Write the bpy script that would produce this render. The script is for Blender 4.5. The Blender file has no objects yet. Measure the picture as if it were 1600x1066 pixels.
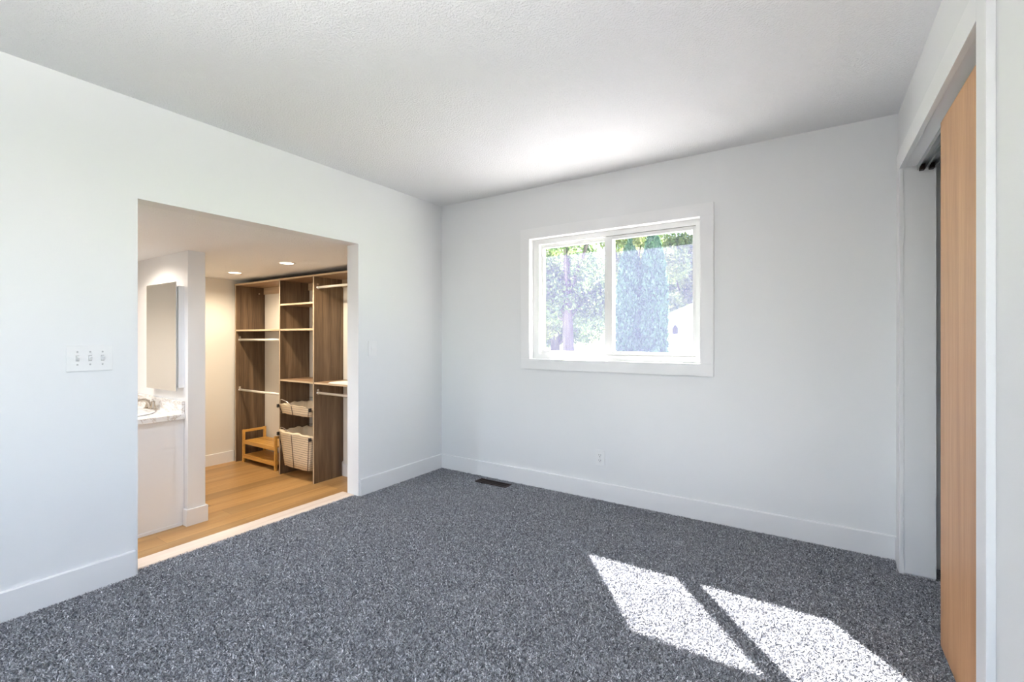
import bpy, bmesh, math, random
import numpy as np
from mathutils import Vector, Matrix, Euler

random.seed(7)
rng = np.random.default_rng(11)
S = bpy.context.scene
C = S.collection
R = math.radians

# ------------------------------------------------------------------ camera, light, exposure
EYE = 1.217                      # eye height above the bedroom floor
cam_d = bpy.data.cameras.new('camera')
cam_d.sensor_width = 36.0
cam_d.lens = 722.0 / 1600.0 * 36.0
cam_d.shift_y = -6.0 / 1600.0
cam_d.clip_start = 0.02
cam_d.clip_end = 500
cam = bpy.data.objects.new('camera', cam_d)
C.objects.link(cam)
cam.location = (0, 0, EYE)
cam.rotation_euler = (R(90), 0, R(33))
S.camera = cam

S.view_settings.view_transform = 'Standard'
S.view_settings.look = 'None'
S.view_settings.gamma = 1.0
S.view_settings.use_curve_mapping = False
S.view_settings.exposure = 0.38

SUN_DIR = Vector((-0.715, 0.878, 1.08)).normalized()      # towards the sun
SUN_STRENGTH = 146.0
SKY_STRENGTH = 0.7
REAR_FILL_POWER = 5.0
SIDE_FILL_POWER = 7.0
FILL_UPLIGHT_POWER = 335.0
DOWNLIGHT_POWER = 58.0

world = bpy.data.worlds.new('sky')
S.world = world
world.use_nodes = True
wn = world.node_tree
bg = wn.nodes['Background']
sky = wn.nodes.new('ShaderNodeTexSky')
sky.sky_type = 'NISHITA'
sky.sun_disc = False
sky.sun_elevation = math.asin(SUN_DIR.z)
sky.sun_rotation = math.atan2(SUN_DIR.x, SUN_DIR.y)
wn.links.new(sky.outputs[0], bg.inputs[0])
bg.inputs[1].default_value = SKY_STRENGTH


def lamp(name, kind, loc, power, color=(1, 1, 1), **kw):
    d = bpy.data.lights.new(name, kind)
    d.energy = power
    d.color = color
    for k, v in kw.items():
        setattr(d, k, v)
    o = bpy.data.objects.new(name, d)
    o.location = loc
    C.objects.link(o)
    return o


sun = lamp('sun', 'SUN', (-6, 9, 9), SUN_STRENGTH, (1.0, 0.96, 0.90), angle=R(0.53))
sun.rotation_euler = (-SUN_DIR).to_track_quat('-Z', 'Y').to_euler()

LW, RW, BW, FW = -2.91, 0.395, 3.271, -1.15      # bedroom wall planes
CH = 2.44                                        # bedroom ceiling
BF, BC = -0.333, 1.931                           # dressing room floor and ceiling
BX0, BX1, BY0, BY1 = -6.08, -3.04, -0.45, 3.315  # dressing room

# fill daylight for an unseen window added behind the camera
day = lamp('rear_fill_daylight', 'AREA', (-0.62, FW - 0.20, 1.35), REAR_FILL_POWER, (0.90, 0.96, 1.0),
           shape='RECTANGLE', size=1.75, size_y=1.5)
day.rotation_euler = (R(90), 0, 0)
# fill daylight for an unseen window added in the right wall
day2 = lamp('side_fill_daylight', 'AREA', (RW + 0.21, -0.40, 1.45), SIDE_FILL_POWER, (0.82, 0.92, 1.0),
            shape='RECTANGLE', size=1.2, size_y=1.1)
day2.rotation_euler = (R(90), 0, R(90))
# sky portal of the window in the photograph
por = lamp('sky_portal', 'AREA', (-1.284, 3.50, 1.53), 1.0, shape='RECTANGLE', size=1.34, size_y=1.0)
por.rotation_euler = (R(-90), 0, 0)
por.data.cycles.is_portal = True


# ------------------------------------------------------------------ materials
def mat(name, color=(0.8, 0.8, 0.8), rough=0.5, metal=0.0, spec=0.5, **kw):
    m = bpy.data.materials.new(name)
    m.use_nodes = True
    b = m.node_tree.nodes['Principled BSDF']
    b.inputs['Base Color'].default_value = (*color, 1)
    b.inputs['Roughness'].default_value = rough
    b.inputs['Metallic'].default_value = metal
    b.inputs['Specular IOR Level'].default_value = spec
    for k, v in kw.items():
        b.inputs[k].default_value = v
    return m


def nd(m, t, **kw):
    n = m.node_tree.nodes.new(t)
    for k, v in kw.items():
        setattr(n, k, v)
    return n


def bsdf(m):
    return m.node_tree.nodes['Principled BSDF']


def coords(m, scale=(1, 1, 1), rot=(0, 0, 0)):
    tc = nd(m, 'ShaderNodeTexCoord')
    mp = nd(m, 'ShaderNodeMapping')
    mp.inputs['Scale'].default_value = scale
    mp.inputs['Rotation'].default_value = rot
    m.node_tree.links.new(tc.outputs['Object'], mp.inputs['Vector'])
    return mp.outputs['Vector']


def noise(m, vec, scale, detail=2.0, rough=0.5, dist=0.0):
    n = nd(m, 'ShaderNodeTexNoise')
    n.inputs['Scale'].default_value = scale
    n.inputs['Detail'].default_value = detail
    n.inputs['Roughness'].default_value = rough
    n.inputs['Distortion'].default_value = dist
    m.node_tree.links.new(vec, n.inputs['Vector'])
    return n.outputs['Fac']


def ramp(m, fac, stops):
    r = nd(m, 'ShaderNodeValToRGB')
    e = r.color_ramp.elements
    while len(e) < len(stops):
        e.new(0.5)
    for i, (p, c) in enumerate(stops):
        e[i].position = p
        e[i].color = (*c, 1) if len(c) == 3 else c
    m.node_tree.links.new(fac, r.inputs['Fac'])
    return r.outputs['Color']


def bump(m, h, strength, dist=0.002):
    b = nd(m, 'ShaderNodeBump')
    b.inputs['Strength'].default_value = strength
    b.inputs['Distance'].default_value = dist
    m.node_tree.links.new(h, b.inputs['Height'])
    m.node_tree.links.new(b.outputs['Normal'], bsdf(m).inputs['Normal'])


def link_color(m, col):
    m.node_tree.links.new(col, bsdf(m).inputs['Base Color'])


def paint(name, color, rough, scale, strength, detail=2):
    m = mat(name, color, rough, spec=0.3)
    bump(m, noise(m, coords(m), scale, detail), strength)
    return m


M = {}
M['wall'] = paint('wall_paint', (0.80, 0.805, 0.81), 0.62, 170, 0.10)
M['wall_warm'] = paint('dressing_wall_paint', (0.80, 0.765, 0.70), 0.62, 170, 0.10)
M['trim'] = paint('trim_paint', (0.84, 0.84, 0.845), 0.35, 60, 0.02)
M['ceil'] = mat('ceiling_texture', (0.86, 0.86, 0.865), 0.8, spec=0.2)
_v = coords(M['ceil'])
_n = noise(M['ceil'], _v, 105, 3, 0.6)
bump(M['ceil'], ramp(M['ceil'], _n, [(0.42, (0, 0, 0)), (0.62, (1, 1, 1))]), 0.6, 0.004)
M['vinyl'] = mat('white_vinyl', (0.80, 0.80, 0.79), 0.35)
M['plastic'] = mat('white_plastic', (0.82, 0.82, 0.82), 0.30)
M['slot'] = mat('dark_slot', (0.05, 0.05, 0.05), 0.5)
M['screwm'] = mat('screw_metal', (0.55, 0.55, 0.55), 0.35, 0.7)
M['chrome'] = mat('chrome', (0.82, 0.80, 0.78), 0.18, 1.0)
M['nickel'] = mat('brushed_nickel', (0.50, 0.45, 0.39), 0.25, 1.0)
M['alu'] = mat('aluminium', (0.55, 0.57, 0.58), 0.32, 1.0)
M['darkmetal'] = mat('dark_bronze', (0.022, 0.011, 0.009), 0.5, 0.0, 0.25)
M['wire'] = mat('wire_metal', (0.16, 0.11, 0.075), 0.4, 0.6)
M['rod'] = mat('satin_rod', (0.86, 0.83, 0.78), 0.28, 0.35)
M['blackp'] = mat('black_plastic', (0.02, 0.02, 0.02), 0.4)
M['porcelain'] = mat('porcelain', (0.86, 0.85, 0.83), 0.10)
M['mirror'] = mat('mirror_glass', (0.90, 0.91, 0.90), 0.015, 1.0)
M['paper'] = mat('paper', (0.86, 0.83, 0.76), 0.7)
M['lanternm'] = mat('lantern_metal', (0.02, 0.02, 0.022), 0.5)
M['concrete'] = mat('concrete', (0.50, 0.49, 0.47), 0.9)
M['bounce_slab'] = mat('pale_bounce', (0.56, 0.55, 0.535), 0.9)
M['roof'] = mat('shingle_roof', (0.16, 0.15, 0.15), 0.9)
M['siding'] = mat('white_siding', (0.82, 0.81, 0.80), 0.6)
M['doorpaint'] = mat('lavender_grey_door_paint', (0.30, 0.28, 0.36), 0.5)
M['pane_dark'] = mat('house_pane', (0.28, 0.30, 0.34), 0.1)

# lamp lenses
def emit(name, color, strength):
    m = mat(name, color, 0.4)
    b = bsdf(m)
    b.inputs['Emission Color'].default_value = (*color, 1)
    b.inputs['Emission Strength'].default_value = strength
    return m


M['lens'] = emit('warm_lamp_lens', (1.0, 0.86, 0.62), 9.0)
M['fill_glow'] = emit('fill_bulb', (1.0, 0.97, 0.93), 1.5)


def wood(name, cols, axis='z', scale=1.0, rough=0.45, rings=9.0, contrast=1.0, offset=0.0, planks=None):
    """procedural timber; grain runs along the given object axis"""
    m = mat(name, cols[0], rough)
    sc = {'x': (0.06, 1, 1), 'y': (1, 0.06, 1), 'z': (1, 1, 0.06)}[axis]
    v = coords(m, tuple(s * scale for s in sc))
    a = noise(m, v, rings, 5, 0.62, 1.2)
    f = noise(m, v, rings * 14, 2, 0.5)
    mx = nd(m, 'ShaderNodeMix', data_type='FLOAT')
    mx.inputs[0].default_value = 0.28
    m.node_tree.links.new(a, mx.inputs[2])
    m.node_tree.links.new(f, mx.inputs[3])
    d = 0.16 / contrast
    col = ramp(m, mx.outputs[0], [(0.5 - d, cols[0]), (0.5, cols[1]), (0.5 + d, cols[2])])
    if planks:
        # planks: random tone per board and a fine dark joint
        bv = coords(m, (1, 1, 1), (0, 0, R(90)))
        br = nd(m, 'ShaderNodeTexBrick')
        br.offset = 0.37
        br.inputs['Color1'].default_value = (0.72, 0.72, 0.70, 1)
        br.inputs['Color2'].default_value = (1.18, 1.14, 1.06, 1)
        br.inputs['Mortar'].default_value = (0.50, 0.42, 0.34, 1)
        br.inputs['Scale'].default_value = 1.0
        br.inputs['Mortar Size'].default_value = 0.0012
        br.inputs['Brick Width'].default_value = planks[0]
        br.inputs['Row Height'].default_value = planks[1]
        m.node_tree.links.new(bv, br.inputs['Vector'])
        mu = nd(m, 'ShaderNodeMix', data_type='RGBA', blend_type='MULTIPLY')
        mu.inputs[0].default_value = 1.0
        m.node_tree.links.new(col, mu.inputs[6])
        m.node_tree.links.new(br.outputs['Color'], mu.inputs[7])
        col = mu.outputs[2]
    link_color(m, col)
    bump(m, f, 0.06, 0.001)
    return m


M['oakfloor'] = wood('oak_floor', [(0.33, 0.185, 0.068), (0.44, 0.26, 0.105), (0.53, 0.335, 0.15)], 'y', 1.0, 0.38,
                     5.0, 0.9, planks=(1.5, 0.185))
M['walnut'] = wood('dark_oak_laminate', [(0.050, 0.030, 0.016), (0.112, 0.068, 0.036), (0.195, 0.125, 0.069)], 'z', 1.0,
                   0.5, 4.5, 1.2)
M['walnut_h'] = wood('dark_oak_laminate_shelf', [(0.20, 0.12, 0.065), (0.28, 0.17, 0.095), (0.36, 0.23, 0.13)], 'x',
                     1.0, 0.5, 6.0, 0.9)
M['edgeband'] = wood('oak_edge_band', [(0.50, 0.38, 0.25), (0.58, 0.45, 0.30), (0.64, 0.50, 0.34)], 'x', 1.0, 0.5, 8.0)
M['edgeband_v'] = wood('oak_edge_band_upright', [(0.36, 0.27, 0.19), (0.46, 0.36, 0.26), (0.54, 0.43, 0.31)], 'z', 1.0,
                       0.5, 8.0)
M['bamboo'] = wood('bamboo', [(0.52, 0.255, 0.05), (0.62, 0.33, 0.075), (0.70, 0.40, 0.10)], 'x', 1.0, 0.4, 12.0)
M['oakdoor'] = wood('oak_door_veneer', [(0.40, 0.205, 0.095), (0.49, 0.27, 0.135), (0.57, 0.335, 0.18)], 'z', 1.0, 0.42,
                    8.0, 1.0)
M['pale_oak'] = wood('pale_oak_board', [(0.58, 0.47, 0.39), (0.65, 0.545, 0.46), (0.70, 0.61, 0.53)], 'y', 1.0, 0.45, 9.0)
M['bark'] = wood('bark', [(0.04, 0.034, 0.03), (0.07, 0.06, 0.05), (0.11, 0.095, 0.08)], 'z', 1.0, 0.9, 14.0, 1.4)

# marble laminate
m = M['marble'] = mat('marble_laminate', (0.8, 0.78, 0.75), 0.25)
_v = coords(m, (1, 2.6, 2.6), (0.5, 0.7, 0.5))
_n1 = noise(m, _v, 2.2, 6, 0.6, 1.6)
_ab = nd(m, 'ShaderNodeMath', operation='SUBTRACT'); _ab.inputs[1].default_value = 0.5
m.node_tree.links.new(_n1, _ab.inputs[0])
_ab2 = nd(m, 'ShaderNodeMath', operation='ABSOLUTE')
m.node_tree.links.new(_ab.outputs[0], _ab2.inputs[0])
link_color(m, ramp(m, _ab2.outputs[0], [(0.0, (0.50, 0.44, 0.39)), (0.012, (0.70, 0.66, 0.61)), (0.045, (0.84, 0.83, 0.81))]))

# woven canvas
m = M['canvas'] = mat('canvas', (0.84, 0.71, 0.52), 0.9, spec=0.1)
bump(m, noise(m, coords(m), 260, 2), 0.25, 0.002)

# carpet yarn: each tuft carries its own tone of dyed yarn
m = M['carpet'] = mat('carpet_yarn', (0.2, 0.2, 0.21), 0.95, spec=0.05)
_a = nd(m, 'ShaderNodeAttribute', attribute_name='yarn')
link_color(m, ramp(m, _a.outputs['Fac'], [(0.0, (0.095, 0.097, 0.107)), (0.40, (0.245, 0.252, 0.275)),
                                         (0.75, (0.45, 0.465, 0.50)), (1.0, (0.77, 0.79, 0.83))]))
m = M['carpet_base'] = mat('carpet_backing', (0.06, 0.06, 0.066), 0.95, spec=0.05)
link_color(m, ramp(m, noise(m, coords(m), 190, 2), [(0.35, (0.05, 0.05, 0.056)), (0.7, (0.24, 0.245, 0.26))]))


def leafmat(name, c0, c1, trans):
    m = bpy.data.materials.new(name)
    m.use_nodes = True
    nt = m.node_tree
    b = nt.nodes['Principled BSDF']
    b.inputs['Roughness'].default_value = 0.55
    a = nd(m, 'ShaderNodeAttribute', attribute_name='yarn')
    col = ramp(m, a.outputs['Fac'], [(0.0, c0), (1.0, c1)])
    nt.links.new(col, b.inputs['Base Color'])
    t = nd(m, 'ShaderNodeBsdfTranslucent')
    nt.links.new(col, t.inputs['Color'])
    mx = nd(m, 'ShaderNodeMixShader')
    mx.inputs[0].default_value = trans
    nt.links.new(b.outputs[0], mx.inputs[1])
    nt.links.new(t.outputs[0], mx.inputs[2])
    nt.links.new(mx.outputs[0], nt.nodes['Material Output'].inputs['Surface'])
    return m


M['leaf'] = leafmat('broad_leaves', (0.045, 0.095, 0.035), (0.20, 0.26, 0.09), 0.38)
M['leaf2'] = leafmat('light_leaves', (0.08, 0.14, 0.055), (0.33, 0.35, 0.14), 0.42)
M['cedar'] = leafmat('cedar_sprays', (0.025, 0.070, 0.042), (0.085, 0.175, 0.10), 0.3)
m = M['lawn'] = mat('lawn', (0.2, 0.26, 0.1), 0.9, spec=0.1)
link_color(m, ramp(m, noise(m, coords(m), 6, 5), [(0.3, (0.17, 0.24, 0.09)), (0.7, (0.30, 0.35, 0.17))]))

# window glass: a clear pane that mirrors a little
m = M['glass'] = bpy.data.materials.new('window_glass')
m.use_nodes = True
nt = m.node_tree
nt.nodes.remove(nt.nodes['Principled BSDF'])
t = nd(m, 'ShaderNodeBsdfTransparent'); t.inputs[0].default_value = (0.97, 0.985, 0.98, 1)
g = nd(m, 'ShaderNodeBsdfGlossy'); g.inputs['Roughness'].default_value = 0.0
lw = nd(m, 'ShaderNodeLayerWeight'); lw.inputs['Blend'].default_value = 0.25
mu = nd(m, 'ShaderNodeMath', operation='MULTIPLY'); mu.inputs[1].default_value = 0.35
nt.links.new(lw.outputs['Fresnel'], mu.inputs[0])
mx = nd(m, 'ShaderNodeMixShader')
nt.links.new(mu.outputs[0], mx.inputs[0]); nt.links.new(t.outputs[0], mx.inputs[1]); nt.links.new(g.outputs[0], mx.inputs[2])
nt.links.new(mx.outputs[0], nt.nodes['Material Output'].inputs['Surface'])

# sunlit haze of the dusty panes, as a bluish translucent sheet
m = M['haze'] = bpy.data.materials.new('pane_haze')
m.use_nodes = True
nt = m.node_tree
nt.nodes.remove(nt.nodes['Principled BSDF'])
t = nd(m, 'ShaderNodeBsdfTransparent'); t.inputs[0].default_value = (0.95, 0.935, 0.95, 1)
d1 = nd(m, 'ShaderNodeBsdfTranslucent'); d1.inputs[0].default_value = (0.50, 0.49, 0.84, 1)
mx = nd(m, 'ShaderNodeMixShader'); mx.inputs[0].default_value = 0.0122
nt.links.new(t.outputs[0], mx.inputs[1]); nt.links.new(d1.outputs[0], mx.inputs[2])
nt.links.new(mx.outputs[0], nt.nodes['Material Output'].inputs['Surface'])


# ------------------------------------------------------------------ mesh helpers
class MB:
    """collects shapes that become ONE mesh object"""
    def __init__(s):
        s.bm = bmesh.new()

    def box(s, x0, x1, y0, y1, z0, z1, bev=0.0):
        r = bmesh.ops.create_cube(s.bm, size=1.0)
        vs = r['verts']
        for v in vs:
            v.co = Vector((x0 + (v.co.x + .5) * (x1 - x0), y0 + (v.co.y + .5) * (y1 - y0), z0 + (v.co.z + .5) * (z1 - z0)))
        if bev > 0:
            es = list({e for v in vs for e in v.link_edges})
            bmesh.ops.bevel(s.bm, geom=es, offset=bev, segments=2, affect='EDGES', profile=0.7)
        return s

    def prism(s, pts, axis, a, b):
        """polygon pts (2-D) extruded along an axis from a to b"""
        def P(p, t):
            return {'x': (t, p[0], p[1]), 'y': (p[0], t, p[1]), 'z': (p[0], p[1], t)}[axis]
        v0 = [s.bm.verts.new(P(p, a)) for p in pts]
        v1 = [s.bm.verts.new(P(p, b)) for p in pts]
        n = len(pts)
        s.bm.faces.new(v0[::-1])
        s.bm.faces.new(v1)
        for i in range(n):
            s.bm.faces.new((v0[i], v0[(i + 1) % n], v1[(i + 1) % n], v1[i]))
        return s

    def tube(s, pts, r, seg=10, caps=True, closed=False):
        pts = [Vector(p) for p in pts]
        n = len(pts)
        rr = r if isinstance(r, (list, tuple)) else [r] * n
        rings = []
        up = None
        for i in range(n):
            if closed:
                d = pts[(i + 1) % n] - pts[i - 1]
            else:
                d = pts[min(i + 1, n - 1)] - pts[max(i - 1, 0)]
            d.normalize()
            if up is None:
                up = d.orthogonal().normalized()
            else:
                up = (up - d * up.dot(d)).normalized()
            w = d.cross(up)
            rings.append([s.bm.verts.new(pts[i] + (up * math.cos(2 * math.pi * k / seg) + w * math.sin(2 * math.pi * k / seg)) * rr[i])
                          for k in range(seg)])
        m_ = n if closed else n - 1
        for i in range(m_):
            a, b = rings[i], rings[(i + 1) % n]
            for k in range(seg):
                f = s.bm.faces.new((a[k], a[(k + 1) % seg], b[(k + 1) % seg], b[k]))
                f.smooth = seg > 5
        if caps and not closed:
            s.bm.faces.new(rings[0][::-1])
            s.bm.faces.new(rings[-1])
        return s

    def spline(s, pts, r, seg=14, n=6):
        """tube along a smooth curve through the points"""
        P = [Vector(p) for p in pts]
        Q, W = [], []
        for i in range(len(P) - 1):
            a, b_, c, d = P[max(i - 1, 0)], P[i], P[i + 1], P[min(i + 2, len(P) - 1)]
            for k in range(n):
                t = k / n
                Q.append(.5 * (2 * b_ + (c - a) * t + (2 * a - 5 * b_ + 4 * c - d) * t * t + (3 * b_ - a - 3 * c + d) * t ** 3))
                W.append(r[i] + (r[i + 1] - r[i]) * t)
        Q.append(P[-1]); W.append(r[-1])
        return s.tube(Q, W, seg)

    def lathe(s, prof, center, axis='z', seg=32, sx=1.0, sy=1.0, caps=True):
        """profile of (radius, height) turned about an axis"""
        c = Vector(center)
        rings = []
        for (r, h) in prof:
            ring = []
            for k in range(seg):
                a = 2 * math.pi * k / seg
                p = Vector((r * math.cos(a) * sx, r * math.sin(a) * sy, h))
                if axis == 'x':
                    p = Vector((p.z, p.x, p.y))
                elif axis == 'y':
                    p = Vector((p.x, p.z, p.y))
                ring.append(s.bm.verts.new(c + p))
            rings.append(ring)
        for a, b in zip(rings, rings[1:]):
            for k in range(seg):
                f = s.bm.faces.new((a[k], a[(k + 1) % seg], b[(k + 1) % seg], b[k]))
                f.smooth = True
        if caps:
            s.bm.faces.new(rings[0][::-1])
            s.bm.faces.new(rings[-1])
        return s

    def build(s, name, material, parent=None):
        bmesh.ops.recalc_face_normals(s.bm, faces=s.bm.faces)
        me = bpy.data.meshes.new(name)
        s.bm.to_mesh(me)
        s.bm.free()
        me.materials.append(material)
        o = bpy.data.objects.new(name, me)
        C.objects.link(o)
        if parent is not None:
            o.parent = parent
            o.matrix_parent_inverse = Matrix.Translation(parent.location).inverted() if parent.type == 'EMPTY' and parent.parent is None else Matrix()
        return o


def box(name, x0, x1, y0, y1, z0, z1, material, parent=None, bev=0.0):
    return MB().box(x0, x1, y0, y1, z0, z1, bev).build(name, material, parent)


def tag(o, label, cat, group=None, kind=None):
    o['label'] = label
    o['category'] = cat
    if group:
        o['group'] = group
    if kind:
        o['kind'] = kind
    return o


def thing(name, label, cat, loc=(0, 0, 0), group=None):
    o = bpy.data.objects.new(name, None)
    o.empty_display_size = 0.1
    o.location = loc
    C.objects.link(o)
    return tag(o, label, cat, group)


def struct(o, label=None):
    o['kind'] = 'structure'
    if label:
        o['label'] = label
    return o


def copy_tree(o, parent=None):
    c = o.copy()
    C.objects.link(c)
    if parent:
        c.parent = parent
    for ch in o.children:
        copy_tree(ch, c)
    return c


# ------------------------------------------------------------------ bedroom shell
OY0, OY1 = 0.945, 2.324            # opening to the dressing room
struct(box('floor', LW - 0.045, 1.15, FW, BW, -0.12, -0.010, M['carpet_base']), 'carpeted bedroom floor')
struct(box('ceiling', LW - 0.13, 1.15, FW - 0.15, BW + 0.15, CH, CH + 0.12, M['ceil']), 'white textured bedroom ceiling')
b = MB()
b.box(LW - .13, LW, FW, OY0, BF - .1, CH)
b.box(LW - .13, LW, OY1, BW, BF - .1, CH)
b.box(LW - .13, LW, OY0, OY1, BC, CH)
struct(b.build('wall_left', M['wall']), 'white left wall with the wide opening to the dressing room')
# back wall with the window hole
WX0, WX1, WZ0, WZ1 = -1.944, -0.624, 1.040, 2.020
b = MB()
b.box(LW - .13, WX0, BW, BW + .16, -0.12, CH)
b.box(WX1, 1.15, BW, BW + .16, -0.12, CH)
b.box(WX0, WX1, BW, BW + .16, -0.12, WZ0)
b.box(WX0, WX1, BW, BW + .16, WZ1, CH)
struct(b.build('wall_back', M['wall']), 'white back wall with the sliding window')
# right wall with the closet opening
CY0, CY1, CZ = 1.744, 3.087, 2.088
b = MB()
b.box(RW, RW + .125, .20, CY0 - .018, -0.12, CH)
b.box(RW, RW + .125, FW, -1.0, -0.12, CH)
b.box(RW, RW + .125, -1.0, .20, -0.12, .90)
b.box(RW, RW + .125, -1.0, .20, 2.0, CH)
b.box(RW, RW + .125, CY1 + .018, BW, -0.12, CH)
b.box(RW, RW + .125, CY0 - .018, CY1 + .018, CZ + .018, CH)
struct(b.build('wall_right', M['wall']), 'white right wall with the closet opening')
b = MB()
b.box(1.10, 1.15, 1.3, BW, -0.12, CH)
b.box(RW + .125, 1.10, 1.3, 1.35, -0.12, CH)
struct(b.build('wall_closet', M['wall']), 'closet interior walls')
# wall behind the camera, with an unseen window added for fill daylight
b = MB()
b.box(LW - .13, -1.5, FW - .15, FW, -0.12, CH)
b.box(0.25, RW + .125, FW - .15, FW, -0.12, CH)
b.box(-1.5, 0.25, FW - .15, FW, -0.12, 0.6)
b.box(-1.5, 0.25, FW - .15, FW, 2.1, CH)
struct(b.build('wall_front', M['wall']))
w2 = struct(box('window_fill_rear', -1.5, 0.25, FW - .10, FW - .06, 0.6, 0.66, M['vinyl']))
for i, (x0, x1, z0, z1) in enumerate(((-1.5, 0.25, 2.04, 2.1), (-1.5, -1.44, .66, 2.04), (0.19, 0.25, .66, 2.04), (-.655, -.595, .66, 2.04))):
    box('frame', x0, x1, FW - .10, FW - .06, z0, z1, M['vinyl'], w2)

w3 = struct(box('window_fill_side', RW + .06, RW + .10, -1.0, .20, .90, .95, M['vinyl']))  # unseen side window, added to let in fill daylight
for y0, y1, z0, z1 in ((-1.0, .20, 1.95, 2.0), (-1.0, -.95, .95, 1.95), (.15, .20, .95, 1.95), (-.425, -.375, .95, 1.95)):
    box('frame', RW + .06, RW + .10, y0, y1, z0, z1, M['vinyl'], w3)

# baseboards (eased top edge)
BH, BT = 0.128, 0.015


def baseboard(name, axis, a, b_, plane, side, z0=0.0, h=BH, m='trim'):
    """runs along an axis from a to b on a wall plane; side is the direction it stands out"""
    p0, p1 = plane, plane + side * BT
    prof = [(p0, z0 - 0.005), (p1, z0 - 0.005), (p1, z0 + h - .004), (p1 - side * .004, z0 + h), (p0, z0 + h)]
    if axis == 'y':
        o = MB().prism(prof, 'y', a, b_)
    else:
        o = MB().prism(prof, 'x', a, b_)
    return struct(o.build(name, M[m]))


baseboard('baseboard_left', 'y', FW, OY0 - .012, LW, 1)
baseboard('baseboard_left_rear', 'y', OY1 + .012, BW, LW, 1)
baseboard('baseboard_back', 'x', LW + BT, RW, BW, -1)
baseboard('baseboard_right', 'y', FW, 1.660, RW, -1)
baseboard('baseboard_right_rear', 'y', 3.182, BW - BT, RW, -1)
baseboard('baseboard_front', 'x', LW + BT, RW - BT, FW, 1)

# carpet pile: one countless surface of yarn tufts
def tufts(name, n, region, material, h, wid, parent=None):
    pts = np.empty((0, 2))
    while len(pts) < n:
        q = rng.random((n, 2)) * [region[1] - region[0], region[3] - region[2]] + [region[0], region[2]]
        fx = -q[:, 0] * math.sin(R(33)) + q[:, 1] * math.cos(R(33))
        rx = q[:, 0] * math.cos(R(33)) + q[:, 1] * math.sin(R(33))
        keep = (fx > 1.2) & (np.abs(rx) < fx * 1.35 + .25)
        keep &= ~((q[:, 0] > -2.386) & (q[:, 0] < -2.072) & (q[:, 1] > 3.095) & (q[:, 1] < 3.190))     # floor vent
        keep &= (q[:, 0] < RW - .016) | ((q[:, 1] > CY0 + .02) & (q[:, 1] < CY1 - .004)) & (q[:, 0] < 1.08)
        keep &= (q[:, 0] > LW + .016) | ((q[:, 1] > OY0) & (q[:, 1] < OY1))
        pts = np.vstack([pts, q[keep]])
    pts = pts[:n]
    a = rng.random(n) * 2 * np.pi                 # facing
    lean = rng.random(n) * 2 * np.pi              # direction of the lean
    L = h * (0.65 + 0.6 * rng.random(n))
    k1 = 0.0022 + 0.003 * rng.random(n)
    k2 = 0.006 + 0.007 * rng.random(n)
    w = wid * (0.75 + 0.5 * rng.random(n))
    base = np.c_[pts, np.full(n, -0.010)]
    ld = np.c_[np.cos(lean), np.sin(lean), np.zeros(n)]
    mid = base + ld * k1[:, None]; mid[:, 2] += L * .6
    tip = base + ld * k2[:, None]; tip[:, 2] += L
    wd = np.c_[np.cos(a), np.sin(a), np.zeros(n)] * (w / 2)[:, None]
    wt = np.c_[np.cos(a + .7), np.sin(a + .7), np.zeros(n)] * (w / 2)[:, None]
    V = np.stack([base - wd, base + wd, mid - wd, mid + wd, tip - wt, tip + wt], 1).reshape(-1, 3)
    F = np.array([[0, 1, 3, 2], [2, 3, 5, 4]])
    I = (np.arange(n)[:, None, None] * 6 + F[None]).reshape(-1)
    return quads(name, V, I, np.repeat(np.clip(rng.normal(.45, .25, n), 0, 1), 6), material, parent)


def quads(name, V, I, tone, material, parent=None):
    me = bpy.data.meshes.new(name)
    nf = len(I) // 4
    me.vertices.add(len(V)); me.vertices.foreach_set('co', V.astype(np.float32).ravel())
    me.loops.add(len(I)); me.loops.foreach_set('vertex_index', I.astype(np.int32))
    me.polygons.add(nf)
    me.polygons.foreach_set('loop_start', np.arange(0, nf * 4, 4, dtype=np.int32))
    at = me.attributes.new('yarn', 'FLOAT', 'POINT')
    at.data.foreach_set('value', tone.astype(np.float32))
    me.update(calc_edges=True)
    me.materials.append(material)
    o = bpy.data.objects.new(name, me)
    C.objects.link(o)
    if parent is not None:
        o.parent = parent
        o.matrix_parent_inverse = Matrix.Translation(parent.location).inverted()
    return o


tag(tufts('carpet', 700000, (LW - .05, 1.0, 0.3, BW - .015), M['carpet'], 0.0115, 0.0039),
    'speckled charcoal grey carpet pile covering the bedroom floor', 'carpet', kind='stuff')

# nosing board between carpet and dressing room, with the riser below it
b = MB().prism([(-3.100, -0.022), (-2.962, -0.022), (-2.962, -0.002), (-2.968, 0.003), (-3.094, 0.003), (-3.100, -0.003)], 'y', OY0, OY1)
struct(b.build('trim_1', M['pale_oak']), 'pale wood nosing board at the edge of the carpet')
struct(box('trim_2', LW - .13, LW - .11, OY0, OY1, BF, -0.022, M['trim']), 'step riser')

# ------------------------------------------------------------------ window in the back wall
w1 = struct(box('window_1', WX0, WX1, 3.318, 3.434, WZ0, WZ0 + .040, M['vinyl']), 'white sliding window with two panes')
b = MB()
for z0, z1 in ((WZ1 - .040, WZ1),):
    b.box(WX0, WX1, 3.318, 3.434, z0, z1)
b.box(WX0, WX0 + .055, 3.318, 3.434, WZ0 + .04, WZ1 - .04)
b.box(WX1 - .040, WX1, 3.318, 3.434, WZ0 + .04, WZ1 - .04)
b.box(WX0 + .02, WX1 - .02, 3.354, 3.360, WZ0 + .04, WZ0 + .052)        # track rib
b.box(WX0 + .02, WX1 - .02, 3.354, 3.360, WZ1 - .052, WZ1 - .04)
b.build('frame', M['vinyl'], w1)
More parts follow.
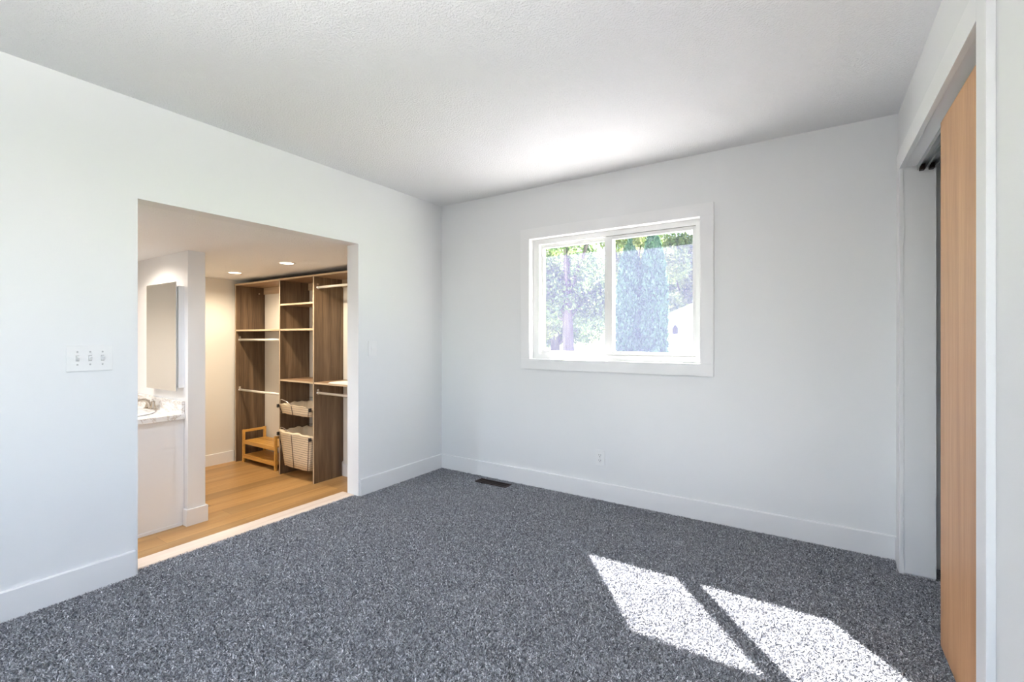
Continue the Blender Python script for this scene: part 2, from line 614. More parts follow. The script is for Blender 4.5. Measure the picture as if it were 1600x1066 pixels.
# casing of flat boards around it, and the return boards inside
b = MB()
K = .0835
b.box(WX0 - K, WX1 + K, BW - .019, BW, WZ1, WZ1 + K, .002)
b.box(WX0 - K, WX1 + K, BW - .019, BW, WZ0 - K, WZ0, .002)
b.box(WX0 - K, WX0, BW - .019, BW, WZ0, WZ1, .002)
b.box(WX1, WX1 + K, BW - .019, BW, WZ0, WZ1, .002)
b.build('casing', M['trim'], w1)


def sash(name, x0, x1, y0, y1, z0, z1, st, rail):
    b = MB()
    b.box(x0, x0 + st[0], y0, y1, z0, z1, .003)
    b.box(x1 - st[1], x1, y0, y1, z0, z1, .003)
    b.box(x0 + st[0], x1 - st[1], y0, y1, z0, z0 + rail, .003)
    b.box(x0 + st[0], x1 - st[1], y0, y1, z1 - rail, z1, .003)
    s_ = b.build(name, M['vinyl'], w1)
    box('glass_pane', x0 + st[0], x1 - st[1], (y0 + y1) / 2 - .002, (y0 + y1) / 2 + .002, z0 + rail, z1 - rail, M['glass'], s_)
    return s_


sash('fixed_sash', WX0 + .055, -1.262, 3.364, 3.392, WZ0 + .044, WZ1 - .044, (.020, .030), .022)
sl = sash('sliding_sash', -1.322, WX1 - .040, 3.326, 3.352, WZ0 + .042, WZ1 - .042, (.062, .022), .026)
b = MB().box(-1.306, -1.296, 3.318, 3.328, 1.50, 1.56, .003)
b.build('latch', M['vinyl'], sl)
# haze sheets added for the dusty panes; sun lights them below the eave's shadow
box('haze_sheet', WX0 + .056, -1.290, 3.4195, 3.4205, WZ0 + .042, WZ1 - .042, M['haze'], w1)
box('haze_sheet', -1.288, WX1 - .041, 3.4015, 3.4025, WZ0 + .042, WZ1 - .042, M['haze'], w1)

# outside sill and the eave
struct(box('trim_3', WX0 - .08, WX1 + .08, 3.434, 3.490, WZ0 - .04, WZ0 + .010, M['trim']), 'outside window sill')
b = MB().prism([(BW + .16, CH + .02), (3.87, 2.445), (3.87, 2.57), (BW + .16, CH + .30)], 'x', -7.0, 3.0)
struct(b.build('trim_4', M['siding']), 'roof eave outside the window')

# ------------------------------------------------------------------ closet opening on the right
TX = RW - .019
b = MB()
KC = .087
b.box(TX, RW, CY1 - .004, CY1 + KC, -0.004, CZ + KC + .004, .002)
b.box(TX, RW, CY0 - KC + .008, CY0 + .008, -0.004, CZ + KC + .004, .002)
b.box(TX, RW, CY0 + .008, CY1 - .004, CZ - .004, CZ + KC + .004, .002)
struct(b.build('trim_5', M['trim']), 'white flat casing around the closet opening')
b = MB()
b.box(RW, RW + .125, CY1, CY1 + .018, 0.008, CZ + .018)
b.box(RW, RW + .125, CY0 - .018, CY0, 0.008, CZ + .018)
b.box(RW, RW + .125, CY0, CY1, CZ, CZ + .018)
struct(b.build('trim_6', M['trim']), 'white closet jambs and head')
d1 = struct(MB().box(.420, .455, 1.700, 2.420, .016, 2.052, .0015).build('door_1', M['oakdoor']), 'light oak sliding closet door')
d2 = struct(MB().box(.470, .505, 1.690, 2.400, .016, 2.052, .0015).build('door_2', M['oakdoor']), 'oak sliding closet door behind the front one')
tr = thing('sliding_door_track', 'grey metal double track under the closet head above the oak door', 'track', (.45, 2.4, CZ))
b = MB()
for x0 in (.446, .482):
    b.box(x0, x0 + .0035, CY0 + .01, CY1 - .004, 2.064, 2.086)
    b.box(x0 + .0305, x0 + .034, CY0 + .01, CY1 - .004, 2.064, 2.086)
    b.box(x0, x0 + .034, CY0 + .01, CY1 - .004, 2.084, CZ)
b.build('channel', M['alu'], tr)
for x in (.463, .499):
    MB().box(x - .010, x + .010, CY1 - .040, CY1 - .006, 2.056, 2.083, .003).build('end_bracket', M['darkmetal'], tr)

# ------------------------------------------------------------------ dressing room shell
struct(box('floor_dressing', BX0, LW - .11, BY0, BY1, BF - .1, BF, M['oakfloor']), 'honey oak plank floor of the dressing room')
struct(box('ceiling_dressing', BX0 - .1, LW - .13, BY0 - .1, BY1 + .1, BC, BC + .10, M['ceil']), 'low textured ceiling of the dressing room')
struct(box('wall_far', BX0 - .1, BX0, BY0, BY1, BF - .1, BC, M['wall_warm']), 'cream far wall of the dressing room')
struct(box('wall_dressing_back', BX0, LW - .13, BY1, BY1 + .1, BF - .1, BC, M['wall_warm']), 'cream wall behind the closet organizer')
struct(box('wall_dressing_front', BX0, LW - .13, BY0 - .1, BY0, BF - .1, BC, M['wall_warm']))
PX, PY0, PY1 = -4.298, 1.732, 1.862
struct(box('wall_partition', BX0, PX, PY0, PY1, BF, BC, M['wall']), 'white end of the partition wall between vanity and closet')
BB = BF
baseboard('baseboard_far', 'y', PY1, 2.95, BX0, 1, BB, .135)
baseboard('baseboard_dressing_back', 'x', -4.40, LW - .13, BY1, -1, BB, .135)
b = MB()
b.box(PX, PX + .016, PY0 - .016, PY1 + .016, BB, BB + .135, .003)
b.box(PX - .055, PX, PY0 - .016, PY0, BB, BB + .135, .003)
b.box(BX0 + .016, PX, PY1, PY1 + .016, BB, BB + .135, .003)
struct(b.build('baseboard_partition', M['trim']), 'white baseboard wrapped around the partition end')

# ------------------------------------------------------------------ closet organizer (one built-in of panels, shelves, rods)
YF, YB = 2.950, BY1
ORG = thing('closet_organizer', 'dark brown oak closet organizer with shelves and rods against the cream wall', 'closet organizer', (-4.6, 3.13, BF))
PT = .019
PANELS = (-6.030, -5.057, -4.425, -3.062)
TOP = 1.858
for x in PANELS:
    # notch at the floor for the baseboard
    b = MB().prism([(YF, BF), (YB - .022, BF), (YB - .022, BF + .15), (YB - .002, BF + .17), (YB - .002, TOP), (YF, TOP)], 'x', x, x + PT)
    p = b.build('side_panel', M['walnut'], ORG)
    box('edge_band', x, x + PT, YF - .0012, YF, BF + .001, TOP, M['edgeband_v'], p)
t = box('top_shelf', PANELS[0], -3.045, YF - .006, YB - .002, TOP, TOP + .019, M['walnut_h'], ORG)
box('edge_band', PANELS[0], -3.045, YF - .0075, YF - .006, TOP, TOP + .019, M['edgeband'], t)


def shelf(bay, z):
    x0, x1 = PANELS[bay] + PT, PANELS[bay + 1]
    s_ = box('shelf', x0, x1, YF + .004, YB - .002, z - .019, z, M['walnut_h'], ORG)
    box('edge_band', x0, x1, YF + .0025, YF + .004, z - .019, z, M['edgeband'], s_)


shelf(0, 1.310)
shelf(1, 1.592); shelf(1, 1.310); shelf(1, .742)
shelf(2, .742)
for bay in (0, 1, 2):
    x0, x1 = PANELS[bay] + PT, PANELS[bay + 1]
    box('back_cleat', x0, x1, YB - .018, YB - .002, TOP - .085, TOP, M['edgeband'], ORG)


def rod(bay, z, y=2.995):
    x0, x1 = PANELS[bay] + PT, PANELS[bay + 1]
    r = MB().tube([(x0 + .012, y, z), (x1 - .012, y, z)], .0135, 14).build('hanging_rod', M['rod'], ORG)
    for x, s_ in ((x0, 1), (x1, -1)):
        b = MB().lathe([(.022, 0), (.022, s_ * .006), (.017, s_ * .016)], (x, y, z), 'x', 18)
        b.box(x, x + s_ * .006, y - .012, y + .012, z, z + .042, .001)
        b.build('rod_bracket', M['chrome'], r)


rod(0, 1.185); rod(0, .560)
rod(2, 1.745); rod(2, .625)
# a small clip on the back wall under the top shelf
MB().tube([(-5.98, 3.20, 1.770), (-5.93, 3.20, 1.770)], .006, 8).build('clip', M['chrome'], ORG)


# ------------------------------------------------------------------ pull-out wire baskets with canvas liners
def wire_basket(label, ztop, zbot, n_wires, inset):
    x0, x1, y0, y1 = -5.022, -4.440, 2.925, 3.270
    B = thing('wire_basket', label, 'basket', ((x0 + x1) / 2, (y0 + y1) / 2, zbot), 'canvas lined wire baskets in the closet organizer')

    def loop(f, g=0.0):
        """outline at height fraction f (0 bottom, 1 top), grown by g"""
        i = inset * (1 - f)
        return (x0 + i - g, x1 - i * .75 + g, y0 + i * .25 - g, y1 - i + g)

    # liner: tub with a soft, slightly wavy rim
    bm = MB()
    N = 44
    levels = [0.0, .25, .5, .75, 1.0, 1.06, 1.05, .6, .06]
    grow = [-.003, -.003, -.003, -.003, -.002, 0.000, -.016, -.016, -.016]
    rings = []
    for f, g in zip(levels, grow):
        a0, a1, b0, b1 = loop(min(f, 1.0), g)
        ring = []
        for k in range(N):
            t = k / N * 4
            s_, u = int(t), t - int(t)
            x, y = [(a0 + (a1 - a0) * u, b0), (a1, b0 + (b1 - b0) * u), (a1 - (a1 - a0) * u, b1), (a0, b1 - (b1 - b0) * u)][s_]
            wob = .007 * math.sin(k * 1.9 + ztop * 9) + .005 * math.sin(k * .83 + 2)
            dz = wob if f > .9 else wob * .35
            if f <= .07:
                dz = .006 * math.sin(k * 1.3) * (1 if g > -.01 else 0)
            ring.append(bm.bm.verts.new((x + .0015 * math.sin(k * 2.3), y + .0015 * math.cos(k * 1.7), zbot + (ztop - zbot) * f + dz)))
        rings.append(ring)
    for a, c in zip(rings, rings[1:]):
        for k in range(N):
            fc = bm.bm.faces.new((a[k], a[(k + 1) % N], c[(k + 1) % N], c[k]))
            fc.smooth = True
    bm.bm.faces.new(rings[0][::-1])
    bm.bm.faces.new(rings[-1])
    bm.build('canvas_liner', M['canvas'], B)
    # wires: horizontal hoops and uprights
    w = MB()
    for k in range(n_wires + 1):
        f = k / n_wires
        a0, a1, b0, b1 = loop(f, .0015)
        z = zbot + (ztop - zbot) * f
        w.tube([(a0, b0, z), (a1, b0, z), (a1, b1, z), (a0, b1, z)], .0015, 6, closed=True)
    for u in (0.0, .42, .97):
        q0, q1 = loop(0, .003), loop(1, .003)
        w.tube([(q0[0] + (q0[1] - q0[0]) * u, q0[2], zbot - .004), (q1[0] + (q1[1] - q1[0]) * u, q1[2], ztop)], .0034, 6)
    for u in (.33, .66):
        q0, q1 = loop(0, .003), loop(1, .003)
        for c in (0, 1):
            w.tube([(q0[c], q0[2] + (q0[3] - q0[2]) * u, zbot), (q1[c], q1[2] + (q1[3] - q1[2]) * u, ztop)], .003, 6)
    w.build('wire_frame', M['wire'], B)
    # raised rim wire that curves up at the front corner
    pts = []
    for k in range(15):
        t = k / 14
        pts.append((x0 + .004 + .185 * t, y0 + .012 + .02 * t, ztop + .058 * (1 - t ** 1.8) * (1 if k else .0) + (.0 if k else .0)))
    MB().tube(pts, .0033, 8).build('rim_wire', M['chrome'], B)
    MB().tube([(x0 + .004, y1, ztop + .045), (x0 + .25, y1 - .01, ztop + .055), (x1 - .004, y1, ztop + .045)], .003, 8).build('rim_wire', M['chrome'], B)
    # slides on the panels, with their dark end stops
    for x, s_ in ((PANELS[1] + PT, 1), (PANELS[2], -1)):
        sl = MB().box(min(x, x + s_ * .012), max(x, x + s_ * .012), y0 + .01, y1, ztop - .02, ztop + .004, .001).build('slide', M['chrome'], B)
        MB().box(min(x, x + s_ * .022), max(x, x + s_ * .022), y0 - .016, y0 + .012, ztop - .034, ztop + .004, .003).build('end_stop', M['blackp'], sl)
    return B


wire_basket('shallow canvas lined wire basket, the upper of two in the closet organizer', .462, .365, 4, .045)
wire_basket('tall canvas lined wire hamper basket at the bottom of the closet organizer', .150, -.215, 15, .075)

# ------------------------------------------------------------------ bamboo bench
BN = thing('shoe_bench', 'orange bamboo two-tier shoe bench on the oak floor in the closet', 'bench', (-5.55, 3.13, BF))
bx0, bx1, by0, by1 = -5.935, -5.200, 2.985, 3.275
LEG = .027
for x in (bx0, bx1 - LEG):
    for y in (by0, by1 - LEG):
        MB().box(x, x + LEG, y, y + LEG, BF, .068, .004).build('leg', M['bamboo'], BN)
    MB().box(x + .002, x + LEG - .002, by0 + .002, by1 - .002, .036, .066, .004).build('top_rail', M['bamboo'], BN)
    MB().box(x + .006, x + LEG - .006, by0 + LEG, by1 - LEG, -.268, -.240, .003).build('side_rail', M['bamboo'], BN)
for nm, z in (('seat', -.060), ('lower_shelf', -.236)):
    b = MB()
    n = 5
    for k in range(n):
        y = by0 + .006 + k * (by1 - by0 - .012) / n
        b.box(bx0 + .030, bx1 - .030, y, y + (by1 - by0 - .012) / n - .004, z - .014, z, .002)
    b.build(nm, M['bamboo'], BN)
    MB().box(bx0 + LEG, bx1 - LEG, by0 + .004, by0 + .022, z - .042, z - .014, .002).build('front_rail', M['bamboo'], BN)
    MB().box(bx0 + LEG, bx1 - LEG, by1 - .022, by1 - .004, z - .042, z - .014, .002).build('back_rail', M['bamboo'], BN)

# folded paper on the right shelf
b = MB()
for k in range(3):
    b.box(-4.165 + .01 * k, -3.72 + .012 * k, 2.948 + .004 * k, 3.17 - .01 * k, .7425 + .005 * k, .7470 + .005 * k, .001)
tag(b.build('paper_stack', M['paper']), 'small stack of white paper lying on the low shelf of the right bay', 'paper')

# ------------------------------------------------------------------ vanity
V = thing('vanity_cabinet', 'white bathroom vanity cabinet below the marble countertop', 'cabinet', (-4.85, 1.46, BF))
vx0, vx1, vy0, vy1 = -5.40, -4.358, 1.170, PY0 - .002
VT = .542
b = MB().box(vx0, vx1 - .012, vy0 + .02, vy1, BF + .0, VT)
b.build('body', M['trim'], V)
box('end_panel', vx1 - .012, vx1, vy0, vy1 - .075, BF + .024, VT - .002, M['trim'], V)
box('filler_strip', vx1 - .012, vx1 - .004, vy1 - .075, vy1, BF + .024, VT - .002, M['trim'], V)
box('base_trim', vx1 - .012, vx1 + .006, vy0 + .01, vy1 - .016, BF, BF + .024, M['trim'], V)
for k in range(2):
    x = vx0 + .02 + k * .51
    d = MB().box(x, x + .49, vy0, vy0 + .02, BF + .12, VT - .03, .003).build('door', M['trim'], V)
    MB().tube([(x + (.45 if k == 0 else .04), vy0 - .02, .25), (x + (.45 if k == 0 else .04), vy0 - .02, .37)], .005, 8).build('handle', M['nickel'], d)
CT = .583
b = MB()
b.box(vx0, vx1 + .020, vy0 - .025, vy1 - .0005, VT, CT, .004)
CTO = tag(b.build('countertop', M['marble']), 'grey-veined white marble countertop on the vanity', 'countertop')
MB().box(vx0, vx1 + .010, vy1 - .022, vy1 - .0005, CT, CT + .105, .002).build('backsplash', M['marble'], CTO)
# oval drop-in sink
SX, SY = -4.76, 1.44
prof = [(.235, 0), (.262, .002), (.266, .008), (.258, .013), (.235, .014), (.205, .009)]
b = MB().lathe(prof, (SX, SY, CT + .0005), 'z', 40, 1.0, .80)
sk = tag(b.build('sink', M['porcelain']), 'white oval drop-in sink in the marble countertop', 'sink')
MB().lathe([(.205, .0), (.203, .012), (.18, .0105), (.12, .0100), (.03, .0098)], (SX, SY, CT + .0005), 'z', 40, 1.0, .80).build('bowl', M['porcelain'], sk)
# faucet
FXc, FYc = -4.845, 1.665
F_ = thing('faucet', 'brushed nickel two-handle faucet behind the sink', 'faucet', (FXc, FYc, CT))
MB().box(FXc - .080, FXc + .080, FYc - .026, FYc + .026, CT, CT + .016, .007).build('base_plate', M['nickel'], F_)
for s_ in (-1, 1):
    h = MB().lathe([(.024, .014), (.021, .03), (.013, .060), (.016, .075), (.010, .083)], (FXc + s_ * .055, FYc, CT), 'z', 20).build('handle', M['nickel'], F_)
    MB().tube([(FXc + s_ * .055, FYc, CT + .078), (FXc + s_ * .088, FYc - .012, CT + .088), (FXc + s_ * .108, FYc - .02, CT + .090)],
              [.007, .006, .005], 10).build('lever', M['nickel'], h)
MB().spline([(FXc, FYc, CT + .012), (FXc, FYc - .012, CT + .060), (FXc, FYc - .040, CT + .088), (FXc, FYc - .085, CT + .090),
           (FXc, FYc - .125, CT + .068), (FXc, FYc - .130, CT + .052)], [.017, .015, .014, .012, .011, .011], 14).build('spout', M['nickel'], F_)
MB().tube([(FXc, FYc + .016, CT + .012), (FXc, FYc + .016, CT + .085), (FXc, FYc + .016, CT + .095)], [.003, .003, .006], 8).build('lift_rod', M['nickel'], F_)

# mirror cabinet on the partition wall
MC = thing('mirror_cabinet', 'white frameless mirror cabinet hung on the wall above the vanity', 'mirror cabinet', (-4.64, PY0, 1.22))
box('body', -4.93, -4.362, 1.690, PY0, .80, 1.640, M['trim'], MC)
d = MB().box(-4.940, -4.352, 1.668, 1.674, .773, 1.671).build('mirror_door', M['mirror'], MC)
MB().box(-4.915, -4.380, 1.674, 1.690, .81, 1.630).build('door_backing', M['trim'], d)


# ------------------------------------------------------------------ ceiling lights
def downlight(x, y, label, power=DOWNLIGHT_POWER, color=(1.0, .84, .63)):
    D = thing('recessed_light', label, 'ceiling light', (x, y, BC), 'recessed ceiling lights of the dressing room')
    MB().lathe([(.060, -.004), (.070, -.006), (.078, -.003), (.079, 0.0)], (x, y, BC), 'z', 32, caps=False).build('trim_ring', M['plastic'], D)
    MB().lathe([(.060, -.004), (.040, -.0065), (.004, -.0075)], (x, y, BC), 'z', 32).build('lens', M['lens'], D)
    s_ = lamp('downlight_bulb', 'SPOT', (x, y, BC - .012), power, color, spot_size=R(165), spot_blend=.6, shadow_soft_size=.018)
    s_.parent = D
    s_.matrix_parent_inverse = Matrix.Translation(D.location).inverted()
    return D


downlight(-4.237, 2.547, 'round lit recessed ceiling light nearer the opening, above the closet organizer')
downlight(-5.347, 2.614, 'round lit recessed ceiling light by the cream far wall')
downlight(-4.75, 1.30, 'recessed ceiling light above the vanity', 32.0, (1.0, .88, .77))
downlight(-4.60, 0.25, 'unseen recessed light added to brighten the wall seen in the mirror', 62.0, (1.0, .90, .80))  # added out of view to lighten the wall the mirror reflects
downlight(-3.70, 0.62, 'unseen bluish recessed light added to brighten the partition end and vanity side', 66.0, (.70, .82, 1.0))  # added out of view as cool fill on the partition end
# unseen uplight added behind the camera to brighten the ceiling
UX, UY = -0.45, -0.60
FL = thing('fill_uplight', 'unseen white uplight added behind the camera to brighten the ceiling', 'floor lamp', (UX, UY, 0))
MB().lathe([(.14, -.008), (.14, .012), (.03, .025), (.012, .03)], (UX, UY, 0), 'z', 32).build('base', M['plastic'], FL)
MB().tube([(UX, UY, .02), (UX, UY, 1.62)], .011, 12).build('pole', M['plastic'], FL)
MB().lathe([(.02, 1.60), (.09, 1.63), (.17, 1.72), (.166, 1.72), (.088, 1.637), (.018, 1.612)], (UX, UY, 0), 'z', 32).build('lamp_shade', M['plastic'], FL)
MB().lathe([(.02, 1.62), (.035, 1.645), (.035, 1.67), (.01, 1.69)], (UX, UY, 0), 'z', 20).build('bulb', M['fill_glow'], FL)
l_ = lamp('fill_uplight_spot', 'SPOT', (UX, UY, 1.74), FILL_UPLIGHT_POWER, (1.0, .98, .96), spot_size=R(168), spot_blend=.5, shadow_soft_size=.10)
l_.rotation_euler = (R(180), 0, 0)
l_.parent = FL
l_.matrix_parent_inverse = Matrix.Translation(FL.location).inverted()

# ------------------------------------------------------------------ switches, outlet, vent
SWT = thing('light_switch', 'white three-gang toggle switch plate on the left wall beside the opening', 'light switch', (LW, .757, 1.115))
y0, y1, z0, z1 = .672, .842, 1.055, 1.178
MB().box(LW, LW + .006, y0, y1, z0, z1, .0025).build('cover_plate', M['plastic'], SWT)
for k in range(3):
    yc = .757 + (k - 1) * .046
    zc = (z0 + z1) / 2
    MB().box(LW + .0055, LW + .0068, yc - .0065, yc + .0065, zc - .014, zc + .014).build('toggle_frame', M['screwm'], SWT)
    tg = MB().prism([(LW + .006, zc - .010), (LW + .009, zc - .010), (LW + .020, zc + .006), (LW + .018, zc + .011), (LW + .006, zc + .006)], 'y', yc - .0045, yc + .0045)
    tg.build('toggle', M['plastic'], SWT)
    for dz in (-.030, .030):
        MB().lathe([(.0038, 0.0), (.0038, .0068), (.002, .0075)], (LW, yc, zc + dz), 'x', 12).build('screw', M['screwm'], SWT)
SW1 = thing('light_switch', 'white single rocker switch plate on the left wall between opening and corner', 'light switch', (LW, 2.457, 1.127))
MB().box(LW, LW + .006, 2.417, 2.497, 1.067, 1.187, .0025).build('cover_plate', M['plastic'], SW1)
MB().prism([(LW + .005, 1.093), (LW + .0075, 1.093), (LW + .011, 1.127), (LW + .0075, 1.161), (LW + .005, 1.161)], 'y', 2.440, 2.474).build('rocker', M['plastic'], SW1)
OUT = thing('power_outlet', 'white duplex power outlet low on the back wall under the window', 'outlet', (-1.334, BW, .312))
MB().box(-1.371, -1.297, BW - .006, BW, .252, .371, .0025).build('cover_plate', M['plastic'], OUT)
for zc in (.292, .331):
    rc = MB().lathe([(.0165, 0.0), (.0165, -.0078), (.0155, -.0085)], (-1.334, BW, zc), 'y', 24, sy=.86).build('receptacle', M['plastic'], OUT)
    b = MB()
    b.box(-1.342, -1.3395, BW - .0089, BW - .0080, zc - .001, zc + .008)
    b.box(-1.3285, -1.326, BW - .0089, BW - .0080, zc - .001, zc + .007)
    b.lathe([(.0028, 0), (.0028, -.0006)], (-1.334, BW - .0083, zc - .008), 'y', 10)
    b.build('slots', M['slot'], rc)
MB().lathe([(.0035, 0.0), (.0035, -.0068), (.002, -.0075)], (-1.334, BW, .3115), 'y', 12).build('screw', M['screwm'], OUT)
VN = thing('floor_vent', 'dark brown metal floor vent in the carpet below the window', 'vent', (-2.229, 3.142, 0))
vx0_, vx1_, vy0_, vy1_ = -2.384, -2.074, 3.097, 3.188
b = MB()
b.box(vx0_, vx1_, vy0_, vy0_ + .010, -.010, .006, .002)
b.box(vx0_, vx1_, vy1_ - .010, vy1_, -.010, .006, .002)
b.box(vx0_, vx0_ + .012, vy0_ + .01, vy1_ - .01, -.010, .006, .002)
b.box(vx1_ - .012, vx1_, vy0_ + .01, vy1_ - .01, -.010, .006, .002)
b.build('frame', M['darkmetal'], VN)
b = MB()
for k in range(22):
    x = vx0_ + .017 + k * .0128
    b.prism([(x, -.006), (x + .003, -.006), (x + .008, .003), (x + .005, .003)], 'y', vy0_ + .01, vy1_ - .01)
b.box(vx0_ + .012, vx1_ - .012, (vy0_ + vy1_) / 2 - .003, (vy0_ + vy1_) / 2 + .003, -.006, .003)
b.build('louvre_grille', M['darkmetal'], VN)
box('duct', vx0_ + .010, vx1_ - .010, vy0_ + .008, vy1_ - .008, -.0098, -.008, M['slot'], VN)

# ------------------------------------------------------------------ outdoors
GZ = -0.55
struct(box('ground', -90, 60, BW + .2, 110, GZ - .3, GZ, M['lawn']), 'sunlit lawn outside')
struct(box('ground_drive', -9, 20, 13.0, 15.9, GZ, GZ + .012, M['concrete']), 'pale driveway outside')
struct(box('ground_bounce', -7.5, 4, BW + .2, 8.2, GZ, GZ + .015, M['bounce_slab']), 'pale slab added outside the window to bounce neutral light to the ceiling')  # added as a pale reflector, keeps the green cast off the ceiling


def leaves(name, blobs, n, size, material, parent, seedv, droop=0.0, shell=.55, upright=False):
    """leaf cards in and on ellipsoid clumps: blobs = (centre, radii)"""
    r_ = np.random.default_rng(seedv)
    vol = np.array([b_[1][0] * b_[1][1] + b_[1][0] * b_[1][2] for b_ in blobs])
    cnt = (n * vol / vol.sum()).astype(int)
    P = []
    for (c_, rad), k in zip(blobs, cnt):
        d = r_.normal(size=(k, 3)); d /= np.linalg.norm(d, axis=1)[:, None]
        rr = shell + (1 - shell) * r_.random(k) ** .6
        rr *= 1 + .10 * r_.normal(size=k)
        P.append(np.array(c_) + d * rr[:, None] * np.array(rad))
    P = np.vstack(P)
    k = len(P)
    u = r_.normal(size=(k, 3)); u[:, 2] -= droop
    if upright:
        u = r_.normal(size=(k, 3)) * .35; u[:, 2] += 1
    u /= np.linalg.norm(u, axis=1)[:, None]
    v = np.cross(u, r_.normal(size=(k, 3))); v /= np.linalg.norm(v, axis=1)[:, None]
    sz = size * (.6 + .8 * r_.random(k))
    a_ = u * (sz * .62)[:, None]
    b_ = v * (sz * .30)[:, None]
    Vv = np.stack([P - a_, P + b_, P + a_, P - b_], 1).reshape(-1, 3)
    I = np.arange(k * 4)
    return quads(name, Vv, I, np.repeat(np.clip(r_.normal(.45, .25, k), 0, 1), 4), material, parent)


def broad_tree(x, y, h, rad, label, seedv, n=9000, size=.20, trunk_r=.16, base=1.2, mname='leaf', group='trees across the lawn'):
    r_ = random.Random(seedv)
    T = thing('leafy_tree', label, 'tree', (x, y, GZ), group)
    pts = [(x, y, GZ), (x + .04, y, GZ + h * .2), (x - .03, y, GZ + h * .5), (x + .02, y, GZ + h * .85)]
    tb = MB().tube(pts, [trunk_r * 1.15, trunk_r, trunk_r * .7, trunk_r * .2], 12)
    blobs = []
    for k in range(13):
        a = r_.random() * 2 * math.pi
        f = r_.random()
        z = GZ + base + (h - base) * (.10 + .85 * f)
        q = rad * (1.0 - .55 * abs(f - .35)) * (.25 + .6 * r_.random())
        c_ = (x + q * math.cos(a), y + q * math.sin(a), z)
        blobs.append((c_, (rad * .42, rad * .42, rad * .33)))
        if k < 7:
            zz = GZ + base * .8 + (z - GZ - base * .8) * .3
            tb.tube([(x, y, zz), ((x + c_[0]) / 2, (y + c_[1]) / 2, (zz + z) / 2 + .1), c_], [trunk_r * .4, trunk_r * .25, trunk_r * .08], 7)
    tb.build('trunk', M['bark'], T)
    leaves('foliage', blobs, int(n * 2.8), size * .52, M[mname], T, seedv)
    return T


def arborvitae(x, y, h, rad, label, seedv):
    T = thing('arborvitae', label, 'tree', (x, y, GZ), 'arborvitae pair outside the window')
    MB().tube([(x, y, GZ), (x, y, GZ + h * .9)], [.07, .015], 8).build('trunk', M['bark'], T)
    blobs = []
    N = 18
    for k in range(N):
        f = k / (N - 1)
        rr = rad * (1 - f ** 5.0) ** .5 * (.94 + .06 * f)
        rr = max(rr, .06)
        blobs.append(((x, y, GZ + .1 + (h - .25) * f), (rr, rr, h / N * 1.1)))
    leaves('foliage', blobs, 52000, .070, M['cedar'], T, seedv, shell=.75, upright=True)
    return T


arborvitae(-4.06, 12.0, 4.33, .36, 'tall columnar green arborvitae, left of the pair beyond the window', 3)
arborvitae(-3.46, 12.05, 4.55, .36, 'tall columnar green arborvitae, right of the pair beyond the window', 4)

broad_tree(-6.0, 12.2, 7.0, 2.2, 'leafy tree with straight trunk seen through the left pane', 21, 14000, .18, .17, 2.3)
broad_tree(-9.9, 16.6, 8.0, 2.2, 'leafy tree at the far left edge of the left pane', 22, 14000, .22, .2, .8, 'leaf2')
broad_tree(-12.6, 24.0, 10.0, 3.0, 'broad leafy tree further back behind the left pane', 23, 14000, .28, .25, .8)
broad_tree(-7.3, 21.5, 9.0, 2.5, 'yellow-green tree rising behind the arborvitae pair', 24, 14000, .24, .22, .8, 'leaf2')
broad_tree(-6.1, 27.5, 11.0, 3.3, 'leafy tree rising behind the white garage', 46, 40000, .30, .15, .3, 'leaf2')
broad_tree(-19.0, 32.0, 12.5, 4.0, 'large tree at the back edge of the lawn, far left', 26, 13000, .34, .3, .6, 'leaf2')
broad_tree(-10.6, 33.5, 13.5, 4.0, 'tall tree at the very back between the others', 28, 13000, .36, .3, .6)

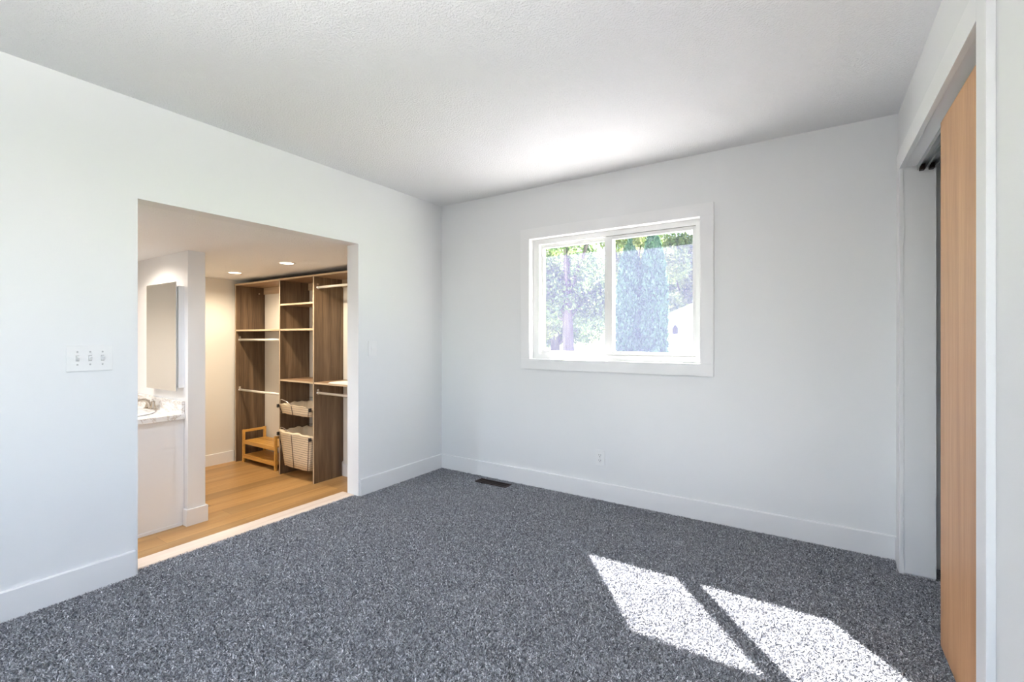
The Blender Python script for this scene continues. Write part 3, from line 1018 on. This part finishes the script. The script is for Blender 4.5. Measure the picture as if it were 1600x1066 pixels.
# white garage with gable end
GA = thing('garage', 'white gabled garage beyond the arborvitae pair', 'garage', (-1.0, 18.5, GZ))
gx0, gx1, gy0, gy1 = -4.15, 1.75, 16.0, 21.5
ez, rz = 1.88, 3.12
gm = (gx0 + gx1) / 2
b = MB().prism([(gx0, GZ), (gx1, GZ), (gx1, ez), (gm, rz), (gx0, ez)], 'y', gy0, gy1)
b.build('wall', M['siding'], GA)
b = MB()
for s_ in (-1, 1):
    e = gx0 - .12 if s_ < 0 else gx1 + .12
    k = (rz - ez) / (gm - gx0)
    ze = ez - .12 * k
    b.prism([(e, ze), (gm, rz), (gm, rz + .10), (e, ze + .10)], 'y', gy0 - .04, gy1 + .04)
b.build('roof', M['siding'], GA)
gd = MB().box(-3.585, -2.72, gy0 - .05, gy0, GZ + .02, 1.555, .004).build('door_frame', M['siding'], GA)
gd2 = MB().box(-3.545, -2.76, gy0 - .065, gy0 - .045, GZ + .03, 1.515, .004).build('door', M['doorpaint'], GA)
MB().box(-3.44, -3.28, gy0 - .072, gy0 - .064, 1.28, 1.40).build('door_pane', M['pane_dark'], gd2)
LN = thing('wall_lantern', 'small dark lantern on the white garage wall left of its door', 'lantern', (-3.83, gy0, 1.42))
MB().box(-3.865, -3.795, gy0 - .02, gy0, 1.36, 1.50, .005).build('back_plate', M['lanternm'], LN)
MB().prism([(-3.90, 1.32), (-3.76, 1.32), (-3.745, 1.50), (-3.915, 1.50)], 'y', gy0 - .17, gy0 - .03).build('lantern_body', M['lanternm'], LN)
MB().lathe([(.10, 1.50), (.05, 1.58), (.015, 1.63)], (-3.83, gy0 - .10, 0), 'z', 12).build('cap', M['lanternm'], LN)
# low hedge in front of the garage
hb = [((-4.0 + .16 * k, 15.50, GZ + .55), (.16, .16, .55)) for k in range(6)]
H = thing('hedge', 'low green hedge at the foot of the white garage', 'hedge', (-3.6, 15.50, GZ))
leaves('foliage', hb, 3000, .09, M['leaf'], H, 31)
MB().tube([(-3.6, 15.50, GZ), (-3.6, 15.50, GZ + .7)], [.04, .02], 6).build('stem', M['bark'], H)
# white neighbouring house low behind the trees
NH = thing('house', 'low pale house far across the lawn behind the left trunk', 'house', (-26, 42, GZ))
box('wall', -33, -20, 40, 46, GZ, 2.1, M['siding'], NH)
b = MB().prism([(39.4, 2.0), (46.6, 2.0), (43, 3.9)], 'x', -33.5, -19.5)
b.build('roof', M['roof'], NH)
for x in (-31.5, -28.0, -24.0):
    f = box('window', x, x + 1.2, 39.96, 40, .4, 1.5, M['doorpaint'], NH)
    box('pane', x + .08, x + 1.12, 39.94, 39.96, .48, 1.42, M['pane_dark'], f)
